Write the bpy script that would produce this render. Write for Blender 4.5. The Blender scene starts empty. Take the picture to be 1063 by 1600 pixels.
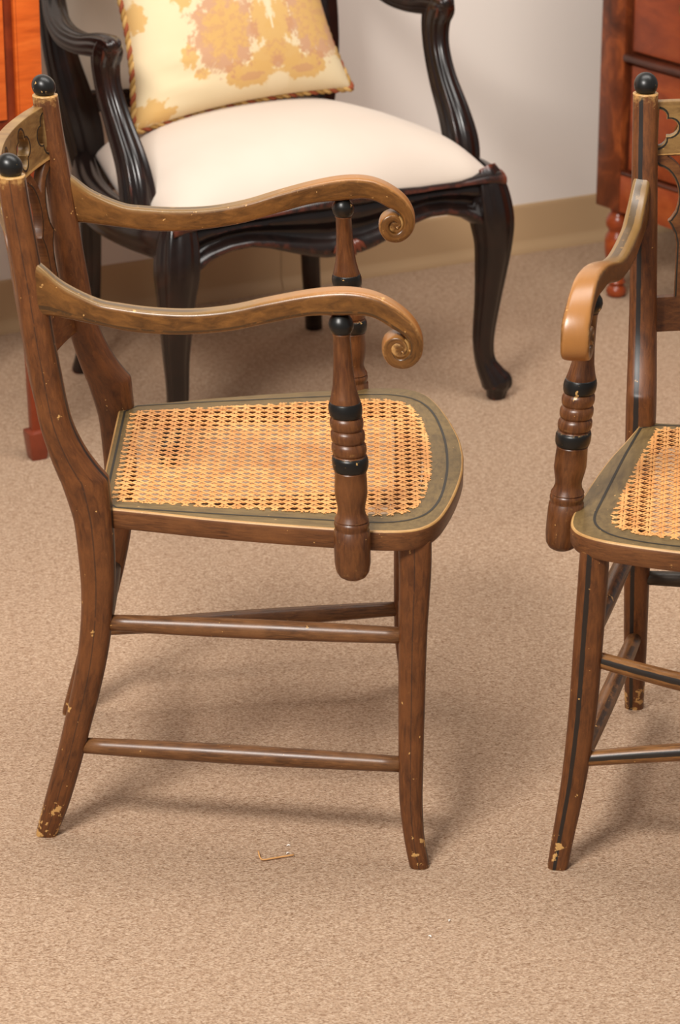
import bpy, bmesh, math, random
from mathutils import Vector, Matrix
random.seed(7)
sc = bpy.context.scene
C = sc.collection
# ------------------------------------------------------------------ camera, light, exposure
cam = bpy.data.cameras.new('camera'); camo = bpy.data.objects.new('camera', cam); C.objects.link(camo)
camo.location = (0, 0, 1.7938); camo.rotation_euler = (math.radians(90 - 21.874), 0, 0)
cam.sensor_fit = 'VERTICAL'; cam.sensor_height = 36; cam.lens = 4515.0 / 1600 * 36
cam.clip_start = 0.05; cam.dof.use_dof = True; cam.dof.focus_distance = 3.75; cam.dof.aperture_fstop = 9.0
sc.camera = camo
w = bpy.data.worlds.new('world'); sc.world = w; w.use_nodes = True
w.node_tree.nodes['Background'].inputs[0].default_value = (1.0, 0.955, 0.91, 1)
w.node_tree.nodes['Background'].inputs[1].default_value = 0.28
def area(name, loc, target, sx, sy, power, col):
    l = bpy.data.lights.new(name, 'AREA'); l.shape = 'RECTANGLE'; l.size = sx; l.size_y = sy; l.energy = power; l.color = col
    o = bpy.data.objects.new(name, l); C.objects.link(o); o.location = loc
    o.rotation_euler = (Vector(target) - Vector(loc)).to_track_quat('-Z', 'Y').to_euler()
    return o
area('softbox_key', (-1.15, 1.2, 3.1), (0.1, 4.6, 0.2), 1.0, 0.75, 168, (1.0, 0.955, 0.90))
area('overhead_back_fill', (0.5, 3.9, 3.2), (0.4, 5.6, 0.4), 2.4, 1.2, 80, (1.0, 0.955, 0.90))  # overhead fill light added to brighten the wall and the back of the room
sc.view_settings.view_transform = 'Standard'; sc.view_settings.look = 'None'
sc.view_settings.gamma = 1; sc.view_settings.use_curve_mapping = False; sc.view_settings.exposure = 0.0

# ------------------------------------------------------------------ materials
def lin(c):
    c /= 255.0
    return c / 12.92 if c <= 0.04045 else ((c + 0.055) / 1.055) ** 2.4
def S(r, g, b): return (lin(r), lin(g), lin(b), 1)
class N:
    """small node-graph helper"""
    def __init__(s, name):
        s.m = bpy.data.materials.new(name); s.m.use_nodes = True; s.t = s.m.node_tree
        s.b = s.t.nodes['Principled BSDF']
    def n(s, typ, **kw):
        x = s.t.nodes.new(typ)
        for k, v in kw.items(): setattr(x, k, v)
        return x
    def l(s, a, b): s.t.links.new(a, b)
    def put(s, sock, v):
        if isinstance(v, bpy.types.NodeSocket): s.l(v, sock)
        else: sock.default_value = v
    def math(s, op, a, b=0.0, c=0.0, clamp=False):
        x = s.n('ShaderNodeMath', operation=op, use_clamp=clamp)
        s.put(x.inputs[0], a); s.put(x.inputs[1], b); s.put(x.inputs[2], c)
        return x.outputs[0]
    def mix(s, f, a, b):
        x = s.n('ShaderNodeMix', data_type='RGBA')
        s.put(x.inputs[0], f); s.put(x.inputs[6], a); s.put(x.inputs[7], b)
        return x.outputs[2]
    def ramp(s, f, stops):
        x = s.n('ShaderNodeValToRGB'); e = x.color_ramp.elements
        while len(e) < len(stops): e.new(0.5)
        for i, (p, c) in enumerate(stops):
            e[i].position = p; e[i].color = c if not isinstance(c, (int, float)) else (c, c, c, 1)
        s.put(x.inputs[0], f)
        return x.outputs[0]
    def step(s, f, lo, hi):
        x = s.n('ShaderNodeMapRange', interpolation_type='SMOOTHSTEP')
        s.put(x.inputs[0], f); x.inputs[1].default_value = lo; x.inputs[2].default_value = hi
        return x.outputs[0]
    def coord(s, kind='Object', scale=(1, 1, 1), rot=(0, 0, 0), rnd=False):
        tc = s.n('ShaderNodeTexCoord'); mp = s.n('ShaderNodeMapping')
        s.l(tc.outputs[kind], mp.inputs[0]); mp.inputs['Scale'].default_value = scale; mp.inputs['Rotation'].default_value = rot
        if rnd:
            oi = s.n('ShaderNodeObjectInfo'); cb = s.n('ShaderNodeCombineXYZ')
            r = s.math('MULTIPLY', oi.outputs['Random'], 37.0)
            for k in range(3): s.l(r, cb.inputs[k])
            s.l(cb.outputs[0], mp.inputs[1])
        return mp.outputs[0]
    def noise(s, vec, scale, detail=3, rough=0.55, dist=0.0):
        x = s.n('ShaderNodeTexNoise'); s.l(vec, x.inputs['Vector'])
        x.inputs['Scale'].default_value = scale; x.inputs['Detail'].default_value = detail
        x.inputs['Roughness'].default_value = rough; x.inputs['Distortion'].default_value = dist
        return x.outputs[0]
    def bump(s, h, strength, dist=0.001):
        x = s.n('ShaderNodeBump'); x.inputs['Strength'].default_value = strength; x.inputs['Distance'].default_value = dist
        s.l(h, x.inputs['Height']); s.l(x.outputs[0], s.b.inputs['Normal'])
    def done(s, col=None, rough=0.5, spec=0.5, coat=0.0, metal=0.0):
        if col is not None: s.put(s.b.inputs['Base Color'], col)
        s.put(s.b.inputs['Roughness'], rough); s.b.inputs['Specular IOR Level'].default_value = spec
        s.b.inputs['Coat Weight'].default_value = coat; s.b.inputs['Coat Roughness'].default_value = 0.15
        s.b.inputs['Metallic'].default_value = metal
        return s.m
def painted(name, dark, mid, light, stripes=(), chip=S(206, 160, 96), stripe_col=S(26, 25, 24), edge=0.55, chips=0.70,
            rough=0.36, footwear=False, grain=(1, 1, 1), stripe_op=0.95, top=None, front=None):
    """grained paint over wood, rubbed through along the edges; stripes = painted lines (around-fraction, half width, patchiness)"""
    g = N(name)
    uv = g.coord('UV'); sep = g.n('ShaderNodeSeparateXYZ'); g.l(uv, sep.inputs[0])
    ob = g.coord('Object', rnd=True); obs = g.coord('Object', scale=grain, rnd=True)
    cb = g.n('ShaderNodeCombineXYZ')
    g.l(g.math('MULTIPLY', sep.outputs[0], 9.0), cb.inputs[0]); g.l(g.math('MULTIPLY', sep.outputs[1], 14.0), cb.inputs[1])
    oi = g.n('ShaderNodeObjectInfo'); g.l(g.math('MULTIPLY', oi.outputs['Random'], 50.0), cb.inputs[2])
    streak = g.noise(cb.outputs[0], 3.0, 5, 0.62, 0.6)
    cloud = g.noise(obs, 16, 3, 0.5)
    col = g.ramp(streak, [(0.30, dark), (0.52, mid), (0.75, light)])
    col = g.mix(g.math('MULTIPLY', g.step(cloud, 0.42, 0.70), 0.55), col, light)
    fine = g.noise(ob, 420, 2, 0.6)
    col = g.mix(g.math('MULTIPLY', g.step(fine, 0.5, 0.75), 0.22), col, dark)
    pat = g.noise(ob, 70, 3, 0.6)
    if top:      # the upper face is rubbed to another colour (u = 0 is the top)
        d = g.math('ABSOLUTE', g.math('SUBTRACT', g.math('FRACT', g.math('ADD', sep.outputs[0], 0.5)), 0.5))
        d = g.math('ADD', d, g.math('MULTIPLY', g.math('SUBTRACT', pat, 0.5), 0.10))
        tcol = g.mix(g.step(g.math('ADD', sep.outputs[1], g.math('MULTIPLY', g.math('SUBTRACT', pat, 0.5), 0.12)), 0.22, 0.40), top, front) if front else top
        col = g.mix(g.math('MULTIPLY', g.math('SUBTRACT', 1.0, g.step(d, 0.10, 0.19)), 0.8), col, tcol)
    for u0, hw, patch, *rng_ in stripes:
        d = g.math('ABSOLUTE', g.math('SUBTRACT', g.math('FRACT', g.math('ADD', g.math('SUBTRACT', sep.outputs[0], u0), 0.5)), 0.5))
        d = g.math('ADD', d, g.math('MULTIPLY', g.math('SUBTRACT', pat, 0.5), hw * 0.5))
        f = g.math('SUBTRACT', 1.0, g.step(d, hw * 0.85, hw * 1.1))
        f = g.math('MULTIPLY', f, g.step(pat, patch - 0.08, patch + 0.02))
        if rng_: f = g.math('MULTIPLY', f, g.math('SUBTRACT', 1.0, g.step(sep.outputs[1], rng_[0] * 0.8, rng_[0])))
        col = g.mix(g.math('MULTIPLY', f, rng_[1] if len(rng_) > 1 else stripe_op), col, stripe_col)
    geo = g.n('ShaderNodeNewGeometry')
    wear_n = g.noise(ob, 160, 4, 0.65)
    pt = g.math('ADD', geo.outputs['Pointiness'], g.math('MULTIPLY', g.math('SUBTRACT', wear_n, 0.5), 0.10))
    col = g.mix(g.math('MULTIPLY', g.step(pt, edge, edge + 0.05), 0.75), col, chip)
    ch = g.noise(ob, 55, 4, 0.62)
    if footwear:
        tc = g.n('ShaderNodeTexCoord'); sz = g.n('ShaderNodeSeparateXYZ'); g.l(tc.outputs['Object'], sz.inputs[0])
        low = g.math('SUBTRACT', 1.0, g.step(sz.outputs[2], 0.0, 0.11))
        ch = g.math('ADD', ch, g.math('MULTIPLY', low, 0.15))
    col = g.mix(g.math('MULTIPLY', g.step(ch, chips, chips + 0.03), 0.85), col, chip)
    col = g.mix(g.math('MULTIPLY', g.step(g.noise(ob, 150, 2, 0.5), 0.745, 0.765), 0.8), col, chip)
    g.bump(g.math('ADD', streak, g.math('MULTIPLY', fine, 0.5)), 0.12, 0.0006)
    return g.done(col, g.math('ADD', rough, g.math('MULTIPLY', cloud, 0.12)), 0.5)

BR = (S(64, 34, 15), S(98, 58, 28), S(120, 76, 38))
M = {}
M['frame'] = painted('grained_brown_paint', *BR, stripes=(), edge=0.95, chips=0.74)
M['leg'] = painted('grained_brown_leg_paint', S(66, 35, 15), S(97, 55, 25), S(118, 70, 33), stripes=((0.035, 0.021, 0.28), (0.255, 0.0040, 0.40, 9.0, 0.55)), footwear=True)
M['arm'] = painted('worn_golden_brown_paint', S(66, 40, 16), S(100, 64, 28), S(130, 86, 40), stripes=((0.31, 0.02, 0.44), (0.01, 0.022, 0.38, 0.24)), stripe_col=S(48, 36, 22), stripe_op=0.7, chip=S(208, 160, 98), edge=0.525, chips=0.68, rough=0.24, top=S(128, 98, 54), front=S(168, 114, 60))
M['spindle'] = painted('turned_brown_paint', S(62, 33, 16), S(92, 53, 26), S(116, 71, 36), edge=0.545, chips=0.69, rough=0.28)
M['stretcher'] = painted('stretcher_brown_paint', S(66, 42, 24), S(102, 66, 37), S(132, 90, 54), stripes=((0.90, 0.05, 0.49),), stripe_op=0.7, edge=0.60, rough=0.30)
M['front_stretcher'] = painted('lined_stretcher_paint', S(84, 54, 28), S(128, 86, 46), S(158, 110, 62), stripes=((0.20, 0.055, 0.30),), edge=0.60, rough=0.3)
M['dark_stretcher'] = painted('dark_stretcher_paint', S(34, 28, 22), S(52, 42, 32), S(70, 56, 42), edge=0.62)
M['olive'] = painted('olive_grained_paint', S(80, 62, 34), S(104, 83, 47), S(122, 99, 60), edge=0.60, chips=0.74, rough=0.42, grain=(1, 6, 1))
M['seat_side'] = painted('seat_edge_brown_paint', S(70, 40, 21), S(104, 63, 33), S(128, 82, 45), edge=0.60, chips=0.71)
M['rim'] = painted('rubbed_edge_wood', S(140, 98, 52), S(178, 134, 78), S(204, 164, 104), edge=0.7, chips=0.8)
M['crest'] = painted('crest_khaki_paint', S(100, 70, 36), S(130, 97, 54), S(150, 118, 70), edge=0.56, chips=0.73)
def black():
    g = N('black_ebonised_paint'); ob = g.coord('Object', rnd=True)
    c = g.noise(ob, 90, 4, 0.65); col = g.mix(g.step(c, 0.665, 0.69), S(22, 21, 20), S(190, 150, 92))
    geo = g.n('ShaderNodeNewGeometry')
    n2 = g.noise(ob, 200, 3)
    pt = g.math('ADD', geo.outputs['Pointiness'], g.math('MULTIPLY', g.math('SUBTRACT', n2, 0.5), 0.12))
    col = g.mix(g.math('MULTIPLY', g.step(pt, 0.57, 0.61), 0.8), col, S(190, 150, 92))
    return g.done(col, 0.34, 0.4)
M['black'] = black()
def flat(name, col, rough=0.5, spec=0.5, **k):
    g = N(name); return g.done(col, rough, spec, **k)
M['line'] = flat('black_line_paint', S(40, 37, 31), 0.45, 0.35)
def cane():
    g = N('woven_cane'); ob = g.coord('Object'); n = g.noise(ob, 45, 3); n2 = g.noise(ob, 600, 2)
    col = g.ramp(n, [(0.25, S(200, 132, 72)), (0.5, S(221, 157, 92)), (0.78, S(232, 178, 112))])
    col = g.mix(g.math('MULTIPLY', g.step(n2, 0.5, 0.8), 0.35), col, S(176, 108, 52))
    return g.done(col, 0.42, 0.4)
M['cane'] = cane()
def darkwood():
    g = N('dark_walnut_polish'); ob = g.coord('Object', scale=(1, 1, 1)); n = g.noise(ob, 14, 4, 0.6, 1.0)
    col = g.ramp(n, [(0.3, S(18, 12, 11)), (0.55, S(29, 18, 15)), (0.78, S(52, 27, 20))])
    geo = g.n('ShaderNodeNewGeometry')
    pt = g.math('ADD', geo.outputs['Pointiness'], g.math('MULTIPLY', g.math('SUBTRACT', g.noise(ob, 60, 3), 0.5), 0.08))
    col = g.mix(g.math('MULTIPLY', g.step(pt, 0.54, 0.60), 0.6), col, S(120, 56, 34))  # reddish highlights put into the colour along the raised edges
    g.bump(n, 0.1, 0.001)
    return g.done(col, 0.24, 0.5)
M['dark'] = darkwood()
def fabric(name, a, b):
    g = N(name); ob = g.coord('Object'); n = g.noise(ob, 9, 2); n2 = g.noise(ob, 900, 1)
    g.bump(n2, 0.15, 0.0006)
    m = g.done(g.mix(n, a, b), 0.9, 0.15); g.b.inputs['Sheen Weight'].default_value = 0.15
    return m
M['linen'] = fabric('cream_linen', S(212, 198, 184), S(206, 190, 175))
M['linen_back'] = fabric('back_linen', S(206, 190, 174), S(198, 182, 164))
def redwood(name, a, b, c, rough=0.28, sc_=(1, 1, 1)):
    g = N(name); ob = g.coord('Object', scale=sc_); n = g.noise(ob, 6, 5, 0.6, 1.2); n2 = g.noise(ob, 40, 4, 0.6)
    col = g.ramp(n, [(0.3, a), (0.52, b), (0.72, c)])
    col = g.mix(g.math('MULTIPLY', g.step(n2, 0.45, 0.75), 0.35), col, a)
    return g.done(col, rough, 0.5)
M['cherry'] = redwood('flame_mahogany', S(62, 28, 15), S(108, 52, 27), S(170, 88, 42), sc_=(2, 2, 1.3))
M['cherry_dark'] = redwood('dark_mahogany', S(58, 26, 16), S(88, 40, 22), S(112, 54, 30), sc_=(1, 1, 3))
M['cherry_drawer'] = redwood('drawer_mahogany', S(112, 44, 18), S(148, 64, 27), S(170, 86, 38), sc_=(1, 1, 2))
M['orange'] = redwood('orange_mahogany', S(176, 74, 22), S(206, 94, 32), S(218, 108, 42), sc_=(1, 1, 6))
M['orange_dark'] = redwood('red_brown_banding', S(96, 34, 14), S(124, 48, 20), S(150, 64, 28))
M['spade'] = redwood('red_foot_wood', S(96, 38, 22), S(124, 54, 32), S(146, 70, 42))
M['brass'] = flat('aged_brass', S(150, 122, 66), 0.38, 0.5, metal=1.0)
M['straw'] = flat('straw', S(214, 160, 98), 0.5)
M['lint'] = flat('white_lint', S(244, 240, 234), 0.8)
M['screw'] = flat('pale_chip', S(222, 205, 180), 0.6)
WD = Vector((0.88831, 0.45925, 0)); WN = Vector((0.45925, -0.88831, 0)); WA = Vector((-0.67017, 5.41586, 0))
WANG = math.atan2(WD.y, WD.x)
def carpet():
    g = N('heather_carpet')
    ob = g.coord('Object', rot=(0, 0, -WANG), scale=(1, 1, 1))
    st = g.coord('Object', rot=(0, 0, -WANG - 0.1), scale=(0.42, 1.0, 1))
    loop = g.noise(st, 620, 2, 0.65); mid = g.noise(st, 190, 3, 0.7); big = g.noise(ob, 6, 3, 0.55); fl = g.noise(st, 330, 3, 0.75, 0.6)
    f = g.math('ADD', g.math('MULTIPLY', loop, 0.65), g.math('MULTIPLY', mid, 0.35))
    col = g.ramp(f, [(0.36, S(124, 92, 68)), (0.48, S(182, 152, 125)), (0.60, S(213, 187, 162))])
    col = g.mix(g.math('MULTIPLY', g.step(fl, 0.53, 0.64), 0.7), col, S(118, 84, 58))
    col = g.mix(g.math('MULTIPLY', g.step(g.noise(st, 420, 2, 0.6), 0.58, 0.70), 0.55), col, S(224, 203, 180))
    col = g.mix(g.math('MULTIPLY', g.step(g.noise(st, 60, 3, 0.65), 0.52, 0.72), 0.22), col, S(140, 104, 78))
    col = g.mix(g.math('MULTIPLY', big, 0.2), col, S(178, 143, 115))
    g.bump(f, 0.8, 0.006)
    return g.done(col, 0.95, 0.1)
M['carpet'] = carpet()
def wallm():
    g = N('painted_wall'); ob = g.coord('Object'); n = g.noise(ob, 260, 3)
    g.bump(n, 0.05, 0.001)
    return g.done(S(232, 222, 213), 0.75, 0.25)
M['wall'] = wallm()
M['base'] = flat('tan_vinyl_base', S(188, 156, 118), 0.45, 0.4)

# ------------------------------------------------------------------ mesh helpers
class MB:
    def __init__(s): s.v = []; s.f = []; s.uv = []; s.mi = []
    def add(s, vs, fs, uvs=None, mi=0):
        o = len(s.v); s.v += [tuple(x) for x in vs]
        for k, f in enumerate(fs):
            s.f.append([i + o for i in f]); s.uv.append(uvs[k] if uvs else [(0, 0)] * len(f)); s.mi.append(mi)
        return s
    def mesh(s, name, mats, smooth=True, merge=False, sharp=None):
        me = bpy.data.meshes.new(name); me.from_pydata(s.v, [], s.f)
        l = me.uv_layers.new(name='UVMap'); k = 0; flatuv = [c for f in s.uv for c in f]
        for i, c in enumerate(flatuv): l.data[i].uv = c
        for m in (mats if isinstance(mats, (list, tuple)) else [mats]): me.materials.append(m)
        for i, p in enumerate(me.polygons): p.material_index = s.mi[i]; p.use_smooth = smooth
        bm = bmesh.new(); bm.from_mesh(me)
        if merge: bmesh.ops.remove_doubles(bm, verts=bm.verts, dist=1e-6)
        bmesh.ops.recalc_face_normals(bm, faces=bm.faces); bm.to_mesh(me); bm.free()
        if sharp: me.set_sharp_from_angle(angle=math.radians(sharp))
        return me
def link(name, me, parent=None, loc=None, rz=None):
    o = bpy.data.objects.new(name, me); C.objects.link(o)
    if parent: o.parent = parent
    if loc is not None: o.location = loc
    if rz is not None: o.rotation_euler = (0, 0, rz)
    return o
def tag(o, label, cat, group=None):
    o['label'] = label; o['category'] = cat
    if group: o['group'] = group
    return o
def thing(name, label, cat, loc, rz, group=None):
    o = bpy.data.objects.new(name, None); C.objects.link(o); o.empty_display_size = 0.05
    o.location = loc; o.rotation_euler = (0, 0, rz)
    return tag(o, label, cat, group)
def copy_tree(o, parent=None):
    c = o.copy(); C.objects.link(c); c.parent = parent
    for ch in list(o.children): copy_tree(ch, c)
    return c
def cr(pts, n):
    """Catmull-Rom through tuples of equal length, n steps per span"""
    P = [tuple(2 * a - b for a, b in zip(pts[0], pts[1]))] + list(pts) + [tuple(2 * a - b for a, b in zip(pts[-1], pts[-2]))]
    out = []
    for i in range(1, len(P) - 2):
        for k in range(n):
            t = k / n
            out.append(tuple(0.5 * (2 * b + (c - a) * t + (2 * a - 5 * b + 4 * c - d) * t * t + (3 * b - a - 3 * c + d) * t ** 3)
                             for a, b, c, d in zip(P[i - 1], P[i], P[i + 1], P[i + 2])))
    out.append(tuple(pts[-1]))
    return out
def sec(th, e):
    c, s_ = math.cos(th), math.sin(th)
    return math.copysign(abs(c) ** (2 / e), c), math.copysign(abs(s_) ** (2 / e), s_)
def loft(mb, st, nseg=20, e=2.6, mi=0, shape=None, caps=True, vscale=1.0):
    """st: list of (center, A, B) vectors; section = c + A f(cos) + B f(sin)"""
    vs = []; L = 0; vl = []
    prev = None
    for c, A, B in st:
        c, A, B = Vector(c), Vector(A), Vector(B)
        if prev is not None: L += (c - prev).length
        prev = c; vl.append(L * vscale)
        for k in range(nseg):
            th = 2 * math.pi * k / nseg
            a, b = shape(th) if shape else sec(th, e)
            vs.append(c + A * a + B * b)
    fs = []; uv = []
    for i in range(len(st) - 1):
        for k in range(nseg):
            k2 = (k + 1) % nseg
            fs.append((i * nseg + k, i * nseg + k2, (i + 1) * nseg + k2, (i + 1) * nseg + k))
            u0, u1 = k / nseg, (k + 1) / nseg
            uv.append([(u0, vl[i]), (u1, vl[i]), (u1, vl[i + 1]), (u0, vl[i + 1])])
    if caps:
        n = len(vs)
        for i, r in ((0, 0), (len(st) - 1, 1)):
            base = i * nseg; vs.append(Vector(st[i][0])); ci = len(vs) - 1
            for k in range(nseg):
                k2 = (k + 1) % nseg
                fs.append((base + k, base + k2, ci)); uv.append([(0.4, vl[i])] * 3)
    return mb.add(vs, fs, uv, mi)
def tube(mb, pts, rad, nseg=12, mi=0, caps=True):
    st = []
    P = [Vector(q) for q in pts]
    up = Vector((0, 0, 1))
    d0 = (P[1] - P[0]).normalized()
    if abs(d0.z) > 0.9: up = Vector((1, 0, 0))
    A = None
    for i, c in enumerate(P):
        d = (P[min(i + 1, len(P) - 1)] - P[max(i - 1, 0)]).normalized()
        if A is None: A = up - d * up.dot(d)
        else: A = A - d * A.dot(d)
        A.normalize(); B = d.cross(A)
        r = rad[i] if isinstance(rad, (list, tuple)) else rad
        st.append((c, A * r, B * r))
    return loft(mb, st, nseg, 2.0, mi, caps=caps)
def lathe(mb, axis, prof, nseg=28, mi=0, caps=True):
    """axis: function t->point; prof: (t, r) pairs"""
    st = []
    for t, r in prof:
        st.append((axis(t), Vector((r, 0, 0)), Vector((0, -r, 0))))
    return loft(mb, st, nseg, 2.0, mi, caps=caps)
def box(mb, x0, x1, y0, y1, z0, z1, mi=0, bev=0.0):
    bm = bmesh.new(); bmesh.ops.create_cube(bm, size=1)
    for v in bm.verts: v.co = Vector((x0 + (x1 - x0) * (v.co.x + .5), y0 + (y1 - y0) * (v.co.y + .5), z0 + (z1 - z0) * (v.co.z + .5)))
    if bev: bmesh.ops.bevel(bm, geom=bm.edges[:] , offset=bev, segments=2, affect='EDGES', profile=0.6)
    bm.verts.index_update()
    mb.add([v.co.copy() for v in bm.verts], [[v.index for v in f.verts] for f in bm.faces], None, mi); bm.free()
    return mb
def interp(x, xs, ys):
    if x <= xs[0]: return ys[0]
    for i in range(len(xs) - 1):
        if x <= xs[i + 1]: return ys[i] + (ys[i + 1] - ys[i]) * (x - xs[i]) / (xs[i + 1] - xs[i])
    return ys[-1]

# ------------------------------------------------------------------ room
def struct(name, me, parent=None, **k):
    o = link(name, me, parent, **k)
    if parent is None: o['kind'] = 'structure'
    return o
mb = MB(); mb.add([(-4, -1.5, 0), (4.5, -1.5, 0), (4.5, 8.6, 0), (-4, 8.6, 0)], [(0, 1, 2, 3)])
struct('floor', mb.mesh('floor', M['carpet']))
mb = MB(); box(mb, -3.6, 3.4, 0.0, 0.12, 0, 2.9)
wall = struct('wall_back', mb.mesh('wall_back', M['wall'], smooth=False), loc=WA, rz=WANG)
def base_piece(x0, x1):
    pr = [(0.0, 0.0), (-0.013, 0.0), (-0.0125, 0.004), (-0.009, 0.014), (-0.0045, 0.022), (-0.0035, 0.03), (-0.0035, 0.098), (-0.003, 0.104), (-0.0015, 0.107), (0.0, 0.107)]
    vs = [(x, y, z) for x in (x0, x1) for y, z in pr]; n = len(pr)
    fs = [(i, i + 1, n + i + 1, n + i) for i in range(n - 1)] + [tuple(range(n)), tuple(range(n, 2 * n))]
    m_ = MB(); m_.add(vs, fs); return m_.mesh('baseboard_back', M['base'], sharp=40)
struct('baseboard_back', base_piece(-3.6, 0.6155), loc=WA, rz=WANG)
struct('baseboard_back', base_piece(0.6170, 3.4), loc=WA, rz=WANG)

# ------------------------------------------------------------------ caned armchair
POST = [(0.888, -0.1025, -0.0695), (0.84, -0.0978, -0.0639), (0.8, -0.0925, -0.0585), (0.76, -0.0872, -0.0532), (0.72, -0.0838, -0.0473), (0.68, -0.0798, -0.0425),
        (0.64, -0.0749, -0.0365), (0.6, -0.0695, -0.0307), (0.57, -0.0647, -0.0237), (0.54, -0.057, -0.0106), (0.52, -0.0508, 0.0019), (0.508, -0.0465, 0.0110),
        (0.502, -0.0445, 0.0160), (0.496, -0.0420, 0.0178), (0.48, -0.0372, 0.0190), (0.46, -0.0316, 0.0206), (0.44, -0.0275, 0.0214), (0.4, -0.0242, 0.0222), (0.36, -0.0222, 0.0212),
        (0.32, -0.0231, 0.0176), (0.28, -0.027, 0.0125), (0.24, -0.0328, 0.005), (0.2, -0.0414, -0.0044), (0.16, -0.051, -0.0152), (0.12, -0.0607, -0.0258),
        (0.08, -0.0717, -0.0370), (0.04, -0.0828, -0.0494), (0.004, -0.0925, -0.0635), (0.0, -0.0915, -0.0645)]
def post_y(z): return interp(z, [0, 0.5, 0.9], [0.181, 0.188, 0.2])
def post_w(z): return interp(z, [0, 0.1, 0.4, 0.48, 0.6, 0.9], [0.0135, 0.0160, 0.0200, 0.0205, 0.0185, 0.0165])
def post_xc(z):
    q = sorted(POST); return interp(z, [a[0] for a in q], [(a[1] + a[2]) / 2 for a in q])
ARM = [((-0.066, 0.787), (-0.066, 0.7155)), ((-0.052, 0.7765), (-0.045, 0.7165)), ((-0.028, 0.7565), (-0.012, 0.7116)), ((0.0105, 0.7381), (0.0186, 0.7066)),
       ((0.0391, 0.7329), (0.0495, 0.7015)), ((0.080, 0.7292), (0.0882, 0.7000)), ((0.1265, 0.7295), (0.1268, 0.7020)), ((0.1728, 0.7363), (0.1731, 0.7085)),
       ((0.219, 0.7487), (0.2192, 0.7205)), ((0.2648, 0.7595), (0.265, 0.7315)), ((0.3029, 0.7651), (0.302, 0.7340)), ((0.333, 0.7641), (0.334, 0.7355)),
       ((0.357, 0.7570), (0.350, 0.7310)), ((0.3787, 0.7438), (0.365, 0.7225)), ((0.394, 0.7279), (0.378, 0.7155)), ((0.4026, 0.708), (0.385, 0.706)),
       ((0.4012, 0.6895), (0.385, 0.696)), ((0.3907, 0.6767), (0.381, 0.690)), ((0.3777, 0.6726), (0.376, 0.6875)), ((0.363, 0.677), (0.371, 0.690)),
       ((0.354, 0.6915), (0.3685, 0.6955)), ((0.3562, 0.7054), (0.3695, 0.7005)), ((0.3653, 0.713), (0.3735, 0.703)), ((0.375, 0.7133), (0.377, 0.702)),
       ((0.3825, 0.7068), (0.3785, 0.6995)), ((0.384, 0.699), (0.3775, 0.697)), ((0.3795, 0.6925), (0.3765, 0.6975))]
SPIN = [(0.7340, 0.0085), (0.7299, 0.0110), (0.7268, 0.0132), (0.7215, 0.0146), (0.7154, 0.0138), (0.7115, 0.0116), (0.7103, 0.0108), (0.7093, 0.0114), (0.7078, 0.0112), (0.7072, 0.0106), (0.6868, 0.0110), (0.6663, 0.0120), (0.6457, 0.0140),
        (0.6333, 0.0167), (0.6276, 0.0184), (0.6262, 0.0182), (0.6249, 0.0188), (0.6215, 0.0197), (0.6171, 0.0200), (0.6125, 0.0197), (0.6097, 0.0190), (0.6082, 0.0176), (0.6066, 0.0192), (0.6040, 0.0202), (0.6002, 0.0205), (0.5965, 0.0202), (0.5939, 0.0192), (0.5922, 0.0178),
        (0.5908, 0.0194), (0.5884, 0.0206), (0.5844, 0.0209), (0.5805, 0.0206), (0.5781, 0.0196), (0.5766, 0.0182), (0.5749, 0.0198), (0.5725, 0.0210), (0.5685, 0.0213), (0.5645, 0.0210), (0.5626, 0.0200), (0.5609, 0.0188), (0.5596, 0.0202), (0.5560, 0.0213), (0.5516, 0.0215), (0.5465, 0.0212),
        (0.5430, 0.0204), (0.5413, 0.0192), (0.5400, 0.0199), (0.5388, 0.0192), (0.5238, 0.0199), (0.5130, 0.0201), (0.5045, 0.0189), (0.4958, 0.0170), (0.4905, 0.0166), (0.4840, 0.0183),
        (0.4803, 0.0206), (0.4790, 0.0211), (0.4775, 0.0199), (0.4760, 0.0211), (0.4735, 0.0216), (0.4710, 0.0214), (0.4682, 0.0203), (0.4665, 0.0204), (0.4652, 0.0218), (0.4461, 0.0224), (0.4243, 0.0222),
        (0.4133, 0.0205), (0.4068, 0.0165), (0.4035, 0.0110), (0.4022, 0.0040)]
SEAT_Z = 0.460
def outline(half, n_side):
    pts = cr([(x, y) for x, y in half], n_side)
    return pts
SEAT_H = [(0.0, 0.186), (0.08, 0.207), (0.15, 0.226), (0.24, 0.2450), (0.32, 0.2590), (0.36, 0.2635), (0.388, 0.2610), (0.409, 0.2490), (0.426, 0.2230), (0.4400, 0.1780), (0.4525, 0.1180), (0.4610, 0.0580), (0.4640, 0.0)]
CANE_H = [(0.019, 0.163), (0.08, 0.1735), (0.15, 0.1850), (0.24, 0.1980), (0.31, 0.2080), (0.345, 0.2125), (0.370, 0.2105), (0.388, 0.1990), (0.4000, 0.1760), (0.4090, 0.1400), (0.4155, 0.0900), (0.4190, 0.0450), (0.4200, 0.0)]
def closed(half, n=6):
    r = cr(half, n); l = [(x, -y) for x, y in r[-2::-1]]
    return r + l      # from rear-left round the front to rear-right
def inset(poly, d):
    out = []; n = len(poly); cx = sum(q[0] for q in poly) / n; cy = sum(q[1] for q in poly) / n
    for i in range(n):
        a = Vector(poly[i - 1]) ; b = Vector(poly[(i + 1) % n]); t = (b - a).normalized(); nn = Vector((t.y, -t.x))
        p = Vector(poly[i])
        if nn.dot(p - Vector((cx, cy))) < 0: nn = -nn
        out.append(tuple(p - nn * d))
    return out

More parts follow.
